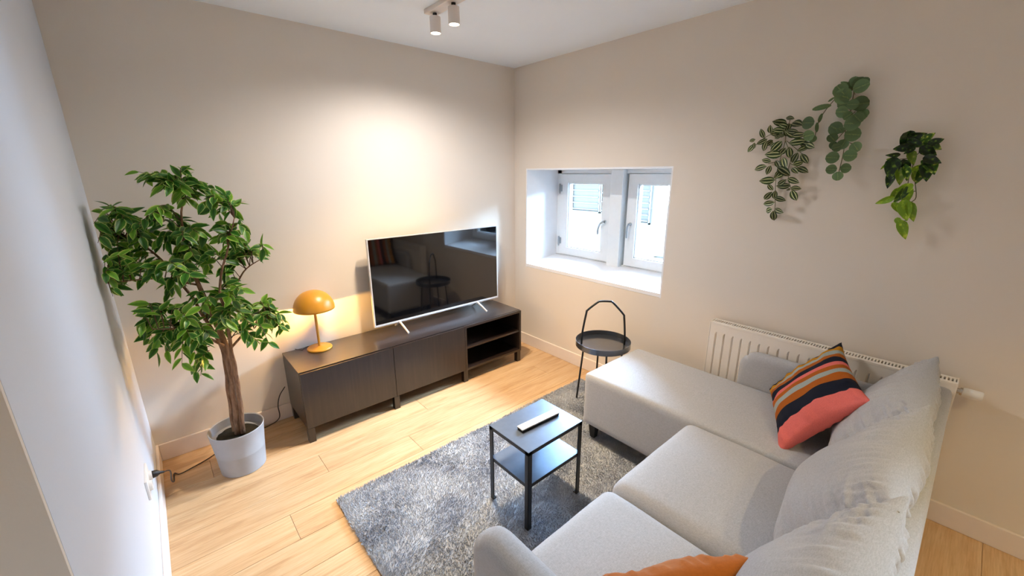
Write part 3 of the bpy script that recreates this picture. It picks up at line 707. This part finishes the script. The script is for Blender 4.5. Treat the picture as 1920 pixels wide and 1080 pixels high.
# nearest 300 leaves are parts, the rest one part of stuff
SV, SF, SU = [[], []], [[], []], [[], []]
Pi = WM[pot].inverted()
for i, (p, d, nr) in enumerate(ok):
    lit = random.random() < .34
    g, mk, me = fic[random.randrange(4) * 2 + (1 if lit else 0)]
    sc = random.uniform(.8, 1.1)
    X = frame(p, d, nr) @ Matrix.Scale(sc, 4)
    if i < 300: link('leaf', me, pot, M=X)
    else:
        s = 1 if lit else 0; n0 = len(SV[s]); SV[s] += [Pi @ X @ Vector(v) for v in g[0]]; SF[s] += [tuple(n0 + a for a in f_) for f_ in g[1]]; SU[s] += g[2]
for s in (0, 1):
    o = link('rear_leaves', mesh('rear_leaves', SV[s], SF[s], M['ficus_highlight' if s else 'ficus_leaf'], True, SU[s]), pot, local=Matrix()); o['kind'] = 'stuff'

# ================================================================== WALL SOCKET AND CORD
so = thing('wall_socket', 'white double wall socket low on the left wall beside the tree', 'socket', (XL, -.78, .36))
q = MB(); q.box((XL, -.86, .315), (XL + .009, -.70, .405), .003); q.build('plate', M['white_plastic'], so)
for y in (-.82, -.74):
    q = MB(); q.lathe([(0, 0), (.021, 0), (.021, .012), (.019, .013), (.018, .006), (0, .006)], (XL + .008, y, .36), 24, Matrix.Rotation(math.radians(90), 4, 'Y')); q.build('insert', M['white_plastic'], so, smooth=True)
co = thing('power_cord', 'black power cord running from the left wall behind the grey pot to the bench', 'cord', (XL + .02, -.74, .36))
cp = [(XL + .055, -.735, .352), (XL + .075, -.66, .30), (XL + .06, -.48, .14), (-2.768, -.30, .02), (-2.765, -.20, .006), (-2.742, -.226, .006), (-2.688, -.21, .006), (-2.607, -.175, .006), (-2.53, -.125, .006), (-2.40, -.06, .006), (-2.26, -.045, .008), (-2.19, -.045, .04), (-2.185, -.045, .13), (-2.165, -.045, .20), (-2.125, -.04, .25)]
q = MB(); q.tube(spline(cp, 8), .0032, 6); q.build('cable', M['cord'], co, smooth=True)
q = MB(); q.tube([(XL + .021, -.74, .36), (XL + .036, -.738, .358), (XL + .046, -.736, .355), (XL + .06, -.733, .35)], [.017, .015, .007, .005], 12); q.build('plug', M['cord'], co, smooth=True)

# ================================================================== CEILING SPOTLIGHTS
sl = thing('ceiling_spotlight', 'white ceiling bar light with two cylinder spots shining down above the bench', 'ceiling light', (-1.21, -.8, H))
q = MB(); q.box((-1.262, -1.16, H - .022), (-1.192, -.665, H), .004); q.build('ceiling_bar', M['spot'], sl)
def spot_head(x, y, parent):
    q = MB(); q.tube([(x, y, H - .04), (x, y, H - .02)], .012, 12); jo = q.build('joint', M['black_metal'], parent, smooth=True)
    q = MB(); q.lathe([(0, -.04), (.029, -.04), (.030, -.042), (.030, -.120), (.028, -.122), (.026, -.120), (.0255, -.113), (0, -.113)], (x, y, H), 28); hd = q.build('spot_head', M['spot'], parent, smooth=True)
    q = MB(); q.lathe([(0, -.114), (.0252, -.114), (.0245, -.1185), (0, -.120)], (x, y, H), 24); q.build('lens', M['bulb'], hd, smooth=True)
spot_head(-1.222, -.715, sl); spot_head(-1.222, -.90, sl)
for y in (-.715, -.90):       # the reflector's beam, plus a wide white fill added to brighten the walls
    spot_light((-1.222, y, H - .126))
    spot_light((-1.222, y, H - .126), w=46.0, ang=165, blend=.7, color=(1.0, .95, .93), name='spot_fill')
sl2 = thing('ceiling_spotlight', 'white ceiling bar light with two cylinder spots behind the sofa', 'ceiling light', (-1.5, -4.0, H))
q = MB(); q.box((-1.535, -4.3, H - .022), (-1.465, -3.8, H), .004); q.build('ceiling_bar', M['spot'], sl2)
spot_head(-1.5, -3.9, sl2); spot_head(-1.5, -4.15, sl2)
spot_light((-1.5, -3.9, H - .126), w=66.0, color=(1.0, .74, .34), ang=110, blend=.8); spot_light((-1.5, -4.15, H - .126), w=66.0, color=(1.0, .74, .34), ang=110, blend=.8)

# ================================================================== RADIATOR
ra = thing('radiator', 'long white panel radiator with a slotted top grille on the wall behind the sofa', 'radiator', (-.06, -2.48, .15))
Y0, Y1, X0, X1, Z0, Z1 = -3.005, -1.95, -.112, -.03, .15, .752
prof = [(Y0, X0)]
ys = Y1 - .045
pr_ = []
y = Y1
pr_ = [(Y1, 0)]
k = Y1 - .04
while k > Y0 + .05:
    pr_ += [(k + .006, 0), (k, .010), (k - .006, 0)]; k -= .0485
pr_.append((Y0, 0))
V, F = [], []
zs = [(Z0, 0), (Z0 + .045, 0), (Z0 + .06, 1), (Z1 - .075, 1), (Z1 - .06, 0), (Z1 - .014, 0)]
for z, m_ in zs:
    for yy, d in pr_: V.append((X0 + d * m_, yy, z))
np_ = len(pr_)
for i in range(len(zs) - 1):
    for j in range(np_ - 1): F.append((i * np_ + j, i * np_ + j + 1, (i + 1) * np_ + j + 1, (i + 1) * np_ + j))
b0 = len(V)
V += [(X0 + .012, Y1, Z0), (X0 + .012, Y0, Z0), (X0 + .012, Y1, Z1 - .014), (X0 + .012, Y0, Z1 - .014)]
F += [(b0, b0 + 1, b0 + 3, b0 + 2)]
obj('front_panel', V, F, M['rad'], ra)
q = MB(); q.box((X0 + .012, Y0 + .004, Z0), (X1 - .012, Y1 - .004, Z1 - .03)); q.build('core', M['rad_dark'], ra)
for ya, yb in ((Y1 - .002, Y1 + .004), (Y0 - .004, Y0 + .002)): MB().box((X0 - .002, ya, Z0 - .005), (X1, yb, Z1), .002).build('side_cover', M['rad'], ra)
q = MB(); q.box((X1 - .012, Y0, Z0), (X1, Y1, Z1 - .004)); q.box((X1, -2.2, .2), (-.0005, -2.17, .6)); q.box((X1, -2.8, .2), (-.0005, -2.77, .6)); q.build('rear_panel', M['rad'], ra)
q = MB()
q.box((X0 - .001, Y0, Z1 - .016), (X0 + .024, Y1, Z1 - .001), .003); q.box((X1 - .020, Y0, Z1 - .012), (X1 - .001, Y1, Z1 - .001), .002)
k = Y0 + .006
while k < Y1: q.box((X0 + .02, k, Z1 - .010), (X1 - .018, k + .0062, Z1 - .002)); k += .0125
q.build('top_grille', M['rad'], ra)
q = MB(); q.tube([(-.068, Y0 - .002, .706), (-.068, Y0 - .014, .706)], .012, 14); q.tube([(-.068, Y0 - .014, .706), (-.068, Y0 - .022, .706)], .017, 14); va = q.build('valve', M['chrome'], ra, smooth=True)
q = MB(); q.tube([(-.068, Y0 - .022, .706), (-.068, Y0 - .026, .706), (-.068, Y0 - .078, .706), (-.068, Y0 - .083, .706)], [.019, .0215, .0205, .017], 24); q.build('thermostat_head', M['white_plastic'], va, smooth=True)

# ================================================================== SOFA
sf = thing('corner_sofa', 'large light grey fabric corner sofa with a chaise in front of the radiator', 'sofa', (-1.1, -2.55, 0))
SB = -3.0
CXL, CXR, CYF = -.782, -.20, -1.515       # chaise
V, F = soft_box((CXL, SB + .06, .118), (CXR, CYF, .460), .024, (24, 44, 12), .008)
obj('chaise_block', V, F, M['sofa'], sf, True)
# seam piping round the chaise top
q = MB(); q.tube(spline([(CXL + .006, SB + .1, .105), (CXL + .006, CYF - .04, .105), (CXL + .04, CYF - .006, .105), (CXR - .04, CYF - .006, .105), (CXR - .006, CYF - .04, .105)], 5), .003, 6)
# main base under the seats
V, F = soft_box((-1.985, SB + .06, .105), (CXL - .004, -2.20, .305), .02, (14, 8, 6))
obj('seat_base', V, F, M['sofa'], sf, True)
def seat(x0, x1):
    def shp(p, u, v, w_):
        e = noise.noise(Vector((p.x * 6, p.y * 6, 3))) * .004
        if w_ > 0: p.z += e
        return p
    V, F = soft_box((x0, -2.94, .306), (x1, -2.17, .462), .05, (24, 30, 8), .028, shp)
    obj('seat_cushion', V, F, M['sofa'], sf, True)
seat(-1.438, CXL - .004); seat(-1.984, -1.440)
# armrests, rounded top
def arm(x0, x1, y1, z1):
    V, F = soft_box((x0, SB + .05, .11), (x1, y1, z1), (x1 - x0) * .42, (8, 34, 24))
    # larger radius on the front top corner
    out = []
    R_ = .10
    for p in V:
        p = Vector(p)
        cyy, czz = y1 - R_, z1 - R_
        if p.y > cyy and p.z > czz:
            dy, dz = p.y - cyy, p.z - czz; m_ = max(dy, dz); l = math.hypot(dy, dz)
            if l > 1e-6: p.y = cyy + dy * m_ / l; p.z = czz + dz * m_ / l
        out.append(p)
    obj('armrest', out, F, M['sofa'], sf, True)
arm(-2.082, -1.988, -2.135, .668); arm(-.196, -.118, -2.165, .655)
V, F = soft_box((-2.07, SB, .11), (-.12, SB + .075, .735), .028, (40, 5, 16))
obj('back_frame', V, F, M['sofa'], sf, True)
for x, y in ((CXL + .055, CYF - .055), (CXR - .055, CYF - .055), (-2.03, -2.20), (-2.03, -2.93), (-.16, -2.93)):
    q = MB(); b = RZ if y > RY0 and x < RX1 and x > RX0 and y < RY1 else .0
    q.raw([(x - .016, y - .016, b), (x + .016, y - .016, b), (x + .016, y + .016, b), (x - .016, y + .016, b), (x - .026, y - .026, .125), (x + .026, y - .026, .125), (x + .026, y + .026, .125), (x - .026, y + .026, .125)],
          [(0, 3, 2, 1), (4, 5, 6, 7), (0, 1, 5, 4), (1, 2, 6, 5), (2, 3, 7, 6), (3, 0, 4, 7)])
    q.build('leg', M['leg'], sf)

def pillow_geo(w, h, t, n=48, pin=.06, sag=0.0, back=1.0, bsag=0.0, wr=.010, seed=0, ear=.0, power=.42, freq=9):
    """soft cushion: local x = width, y = height, z = thickness; UV 0..1"""
    V, F, UV = [], [], []
    def side(sg):
        for j in range(n + 1):
            for i in range(n + 1):
                u = 2 * i / n - 1; v = 2 * j / n - 1
                u = math.sin(u * math.pi / 2) * .5 + u * .5; v = math.sin(v * math.pi / 2) * .5 + v * .5
                x = w / 2 * u * (1 - pin * (1 - v * v)); y = h / 2 * v * (1 - pin * (1 - u * u))
                cr = max(0.0, (abs(u) * abs(v)) ** 5) * ear; x += math.copysign(cr, u); y += math.copysign(cr, v)
                f_ = max(0, (1 - u * u) * (1 - v * v)) ** power
                z = sg * t / 2 * f_ * ((1 - sag * v) if sg > 0 else back * (1 + bsag * v))
                e = max(0, 1 - max(abs(u), abs(v))); fall = min(1, e * 9) ** 1.3 * max(0, 1 - e * 1.5)
                wv = noise.noise(Vector((u * freq, v * 2.0, seed + sg))) * abs(v) ** 2 + noise.noise(Vector((u * 2.0, v * freq, seed + 7 + sg))) * abs(u) ** 2
                big = noise.noise(Vector((u * 1.7, v * 1.7, seed + 3 * sg)))
                z += sg * fall * wv * wr * 1.6 + sg * f_ * big * wr * 1.3
                if min(i, j, n - i, n - j) == 0: z = 0
                V.append((x, y, z)); UV.append(((u + 1) / 2, (v + 1) / 2))
    side(1); side(-1); N_ = (n + 1) ** 2
    for j in range(n):
        for i in range(n):
            a = j * (n + 1) + i
            F.append((a, a + 1, a + n + 2, a + n + 1)); F.append((N_ + a, N_ + a + n + 1, N_ + a + n + 2, N_ + a + 1))
    return V, F, UV
def weld(o):
    b = bmesh.new(); b.from_mesh(o.data); bmesh.ops.remove_doubles(b, verts=b.verts[:], dist=1e-5); b.to_mesh(o.data); b.free()
    return o
def cushion_matrix(c, xdir, up):
    x = Vector(xdir).normalized(); u = Vector(up); u = (u - x * u.dot(x)).normalized(); z = x.cross(u)
    m = Matrix((x, u, z)).transposed().to_4x4(); m.translation = Vector(c); return m
def back_cushion(c, w, h, t, lean, yaw, seed, sag=.28):
    g = pillow_geo(w, h, t, 110, .045, sag, .34, .4, .017, seed, .016, .40, 15)
    m = Matrix.Translation(c) @ Matrix.Rotation(math.radians(yaw), 4, 'Z') @ Matrix.Rotation(math.radians(90 - lean), 4, 'X') @ Matrix.Rotation(math.pi, 4, 'Y')
    # local y up, local z toward +y (the front)
    o = link('back_cushion', mesh('back_cushion', g[0], g[1], M['sofa'], True, g[2]), sf, M=m); weld(o)
    return o
back_cushion((-.505, -2.865, .635), .62, .47, .32, -17, 2, 1)
back_cushion((-1.105, -2.87, .640), .65, .49, .33, -17, 0, 5)
back_cushion((-1.715, -2.865, .645), .65, .50, .33, -17, -2, 9)

# loose cushions
m = cushion_matrix((-.431, -2.573, .635), (-.43, -.177, -.04), (.088, -.197, .29))
cu = thing('striped_cushion', 'navy, pink, rust and grey striped cushion propped in the chaise corner', 'cushion', m)
g = pillow_geo(.50, .40, .14, 56, .05, .1, 1.0, 0.0, .012, 21, .014, .38, 8)
weld(link('cover', mesh('cover', g[0], g[1], M['striped'], True, g[2]), cu, local=Matrix()))
m = cushion_matrix((-1.80, -2.595, .562), (.50, -.30, .0), (-.03, -.13, .36))
cu = thing('orange_cushion', 'rust orange velvet cushion at the bottom edge, on the near seat', 'cushion', m)
g = pillow_geo(.42, .36, .15, 56, .05, .1, 1.0, 0.0, .018, 33, .01, .38, 9)
weld(link('cover', mesh('cover', g[0], g[1], M['orange'], True, g[2]), cu, local=Matrix()))

# ================================================================== SIDE TABLE AND REMOTE
tx, ty, tz = -1.354, -1.680, RZ
tb = thing('side_table', 'small rectangular black metal side table with a lower shelf on the rug', 'side table', (tx, ty, tz))
hw, hd, ht = .185, .14, .447
for sx in (-1, 1):
    for sy in (-1, 1):
        x, y = tx + sx * hw, ty + sy * hd
        q = MB(); q.box((x, y, tz), (x - sx * .024, y - sy * .003, ht - .001), .0008, 1); q.box((x, y, tz), (x - sx * .003, y - sy * .024, ht - .001), .0008, 1)
        q.box((x + sx * .0005, y + sy * .0005, tz), (x - sx * .022, y - sy * .022, tz + .006), .001, 1)
        q.build('leg', M['black_metal'], tb)
def tray_top(z, nm, inset):
    q = MB(); q.box((tx - hw + inset, ty - hd + inset, z - .003), (tx + hw - inset, ty + hd - inset, z), .0008, 1)
    p = q.build(nm, M['black_top_sheen'], tb)
    q = MB()
    for s in (-1, 1):
        q.box((tx - hw + inset, ty + s * (hd - inset), z - .020), (tx + hw - inset, ty + s * (hd - inset - .003), z - .0005), .0006, 1)
        q.box((tx + s * (hw - inset), ty - hd + inset, z - .020), (tx + s * (hw - inset - .003), ty + hd - inset, z - .0005), .0006, 1)
    q.build('rim', M['black_metal'], tb)
tray_top(ht, 'table_top', .0); tray_top(.268, 'shelf', .004)
m = Matrix.Translation((-1.338, -1.682, ht + .0002)) @ Matrix.Rotation(math.radians(-3.5), 4, 'Z')
re = thing('remote_control', 'slim white remote control lying on the black side table', 'remote', m)
q = MB(); q.box((-.120, -.020, 0), (.120, .020, .010), .003); q.build('underside', M['black_metal'], re, world=False)
q = MB(); q.box((-.122, -.0215, .0102), (.122, .0215, .0165), .0028, 3); q.build('top_shell', M['white_plastic'], re, world=False)

# ================================================================== ROUND TRAY TABLE
rx, ry, rr_, rt = -.318, -1.308, .194, .482
rd = thing('round_table', 'round black metal tray table with a looped handle by the chaise', 'side table', (rx, ry, RZ))
q = MB(); q.lathe([(0, rt - .042), (rr_ - .002, rt - .042), (rr_, rt - .040), (rr_, rt), (rr_ - .003, rt), (rr_ - .004, rt - .034), (0, rt - .034)], (rx, ry, 0), 72); q.build('tray', M['tray'], rd, smooth=True)
A1 = math.radians(138)
for k in range(4):
    a = A1 + k * math.pi / 2
    b_ = (rx + .172 * math.cos(a), ry + .172 * math.sin(a), RZ if (k in (0, 2)) or True else 0)
    t_ = (rx + .135 * math.cos(a), ry + .135 * math.sin(a), rt - .04)
    zf = RZ if b_[0] < RX1 else 0.0
    q = MB(); q.tube([(b_[0], b_[1], zf), t_], .0068, 10); q.build('leg', M['black_metal'], rd, smooth=True)
ha = math.radians(135)
ux, uy = math.cos(ha), math.sin(ha)
def hp(s, z): return (rx + ux * s, ry + uy * s, z)
q = MB(); q.tube(spline([hp(.152, rt - .033), hp(.15, rt + .05), hp(.128, rt + .20), hp(.118, rt + .225), hp(.055, rt + .280), hp(.03, rt + .290), hp(-.03, rt + .290), hp(-.055, rt + .280), hp(-.128, rt + .20), hp(-.138, rt + .17), hp(-.15, rt + .05), hp(-.152, rt - .033)], 6), .0072, 10)
q.build('handle', M['black_metal'], rd, smooth=True)

# ================================================================== HANGING PLANTS ON THE WALL
def stems(S, x, r, mat, parent):
    q = MB()
    for l in S:
        q.tube(spline([(x, a, b) for a, b in l], 4) if len(l) > 2 else [(x, a, b) for a, b in l], r, 5)
    return q.build('stems', mat, parent, smooth='all')
CAMD = (Vector(cam.location) - Vector((0, -2.3, 1.75))).normalized()
def hang(name, label, c, x, leaves_, stems_, stemr, stemmat, lk):
    th_ = thing(name, label, 'plant', c)
    stems(stems_, x, stemr, stemmat, th_)
    q = MB(); q.tube([(-.0005, c[1], c[2]), (-.02, c[1], c[2]), (-.045, c[1], c[2] + .012)], .003, 6); q.build('wall_hook', M['chrome'], th_)
    return th_
random.seed(5)
def place_leaves(th_, LL, xb, variants, wfac):
    for i, t in enumerate(LL):
        p0 = Vector((xb + random.uniform(-.03, .015), t[0], t[1])); p1 = Vector((xb + random.uniform(-.035, .01), t[2], t[3]))
        d = p1 - p0; L = d.length
        nr = CAMD + Vector((0, random.uniform(-.35, .35), random.uniform(-.3, .35)))
        me = variants(i, t)
        X = frame(p0 - d * .06, d, nr) @ Matrix.Diagonal((L * wfac(i, t), L * 1.12, L, 1))
        link('leaf', me, th_, M=X)
tp = hang('trailing_plant', 'left wall plant with cream-striped pointed leaves beside the window', (0, -2.17, 1.86), -.04, L1, S1, .0017, M['stem'], None)
tv1 = [mesh('leaf', *(lambda g: (g[0], g[1]))(g), M['trad_leaf'], True, g[2]) for g in (leaf_geo(1, 1, .3, .08, 'oval', 6, 6), leaf_geo(1, 1, .15, .15, 'oval', 6, 6))]
place_leaves(tp, L1, -.042, lambda i, t: tv1[i % 2], lambda i, t: random.uniform(.54, .66))
tp = hang('trailing_plant', 'middle wall plant with round dusty green leaves, hanging highest', (0, -2.42, 1.99), -.04, L2, S2, .0019, M['stem'], None)
rl = [leaf_geo(1, 1, .10, .03, 'round', 6, 6), leaf_geo(1, 1, .2, .06, 'round', 6, 6)]
rl = [mesh('leaf', g[0], g[1], M['round_leaf'], True, g[2]) for g in rl]
allst = [Vector((-.04, p[1], p[2])) for l in S2 for p in (spline([(-.04, a, b) for a, b in l], 5))]
for i, (y, z, r) in enumerate(L2):
    c = Vector((-.045 + random.uniform(-.03, .012), y, z))
    s_ = min(allst, key=lambda q_: (q_ - c).length)
    d = c - s_; d.x = 0
    if d.length < .008: d = Vector((0, random.uniform(-1, 1), -.6))
    d.normalize(); d.x = random.uniform(-.25, .25)
    nr = CAMD + Vector((0, random.uniform(-.5, .5), random.uniform(-.35, .45)))
    k = .86
    X = frame(c - d.normalized() * r * k, d, nr) @ Matrix.Diagonal((2.15 * r * k, 2 * r * k, 2 * r * k, 1))
    link('leaf', rl[i % 2], tp, M=X)
place_leaves(tp, L2B, -.042, lambda i, t: rl[0], lambda i, t: .4)
tp = hang('trailing_plant', 'right wall plant with dark and lime green marbled leaves', (0, -2.685, 1.77), -.05, L3, S3, .0018, M['stem'], None)
pl = {}
for k, mk in enumerate(('pothos_dark', 'pothos_mid', 'pothos_lime')):
    g = leaf_geo(1, 1, .28, .12, 'heart', 6, 6); pl[k] = mesh('leaf', g[0], g[1], M[mk], True, g[2])
place_leaves(tp, L3, -.06, lambda i, t: pl[t[5]], lambda i, t: .35 + .5 * t[4])
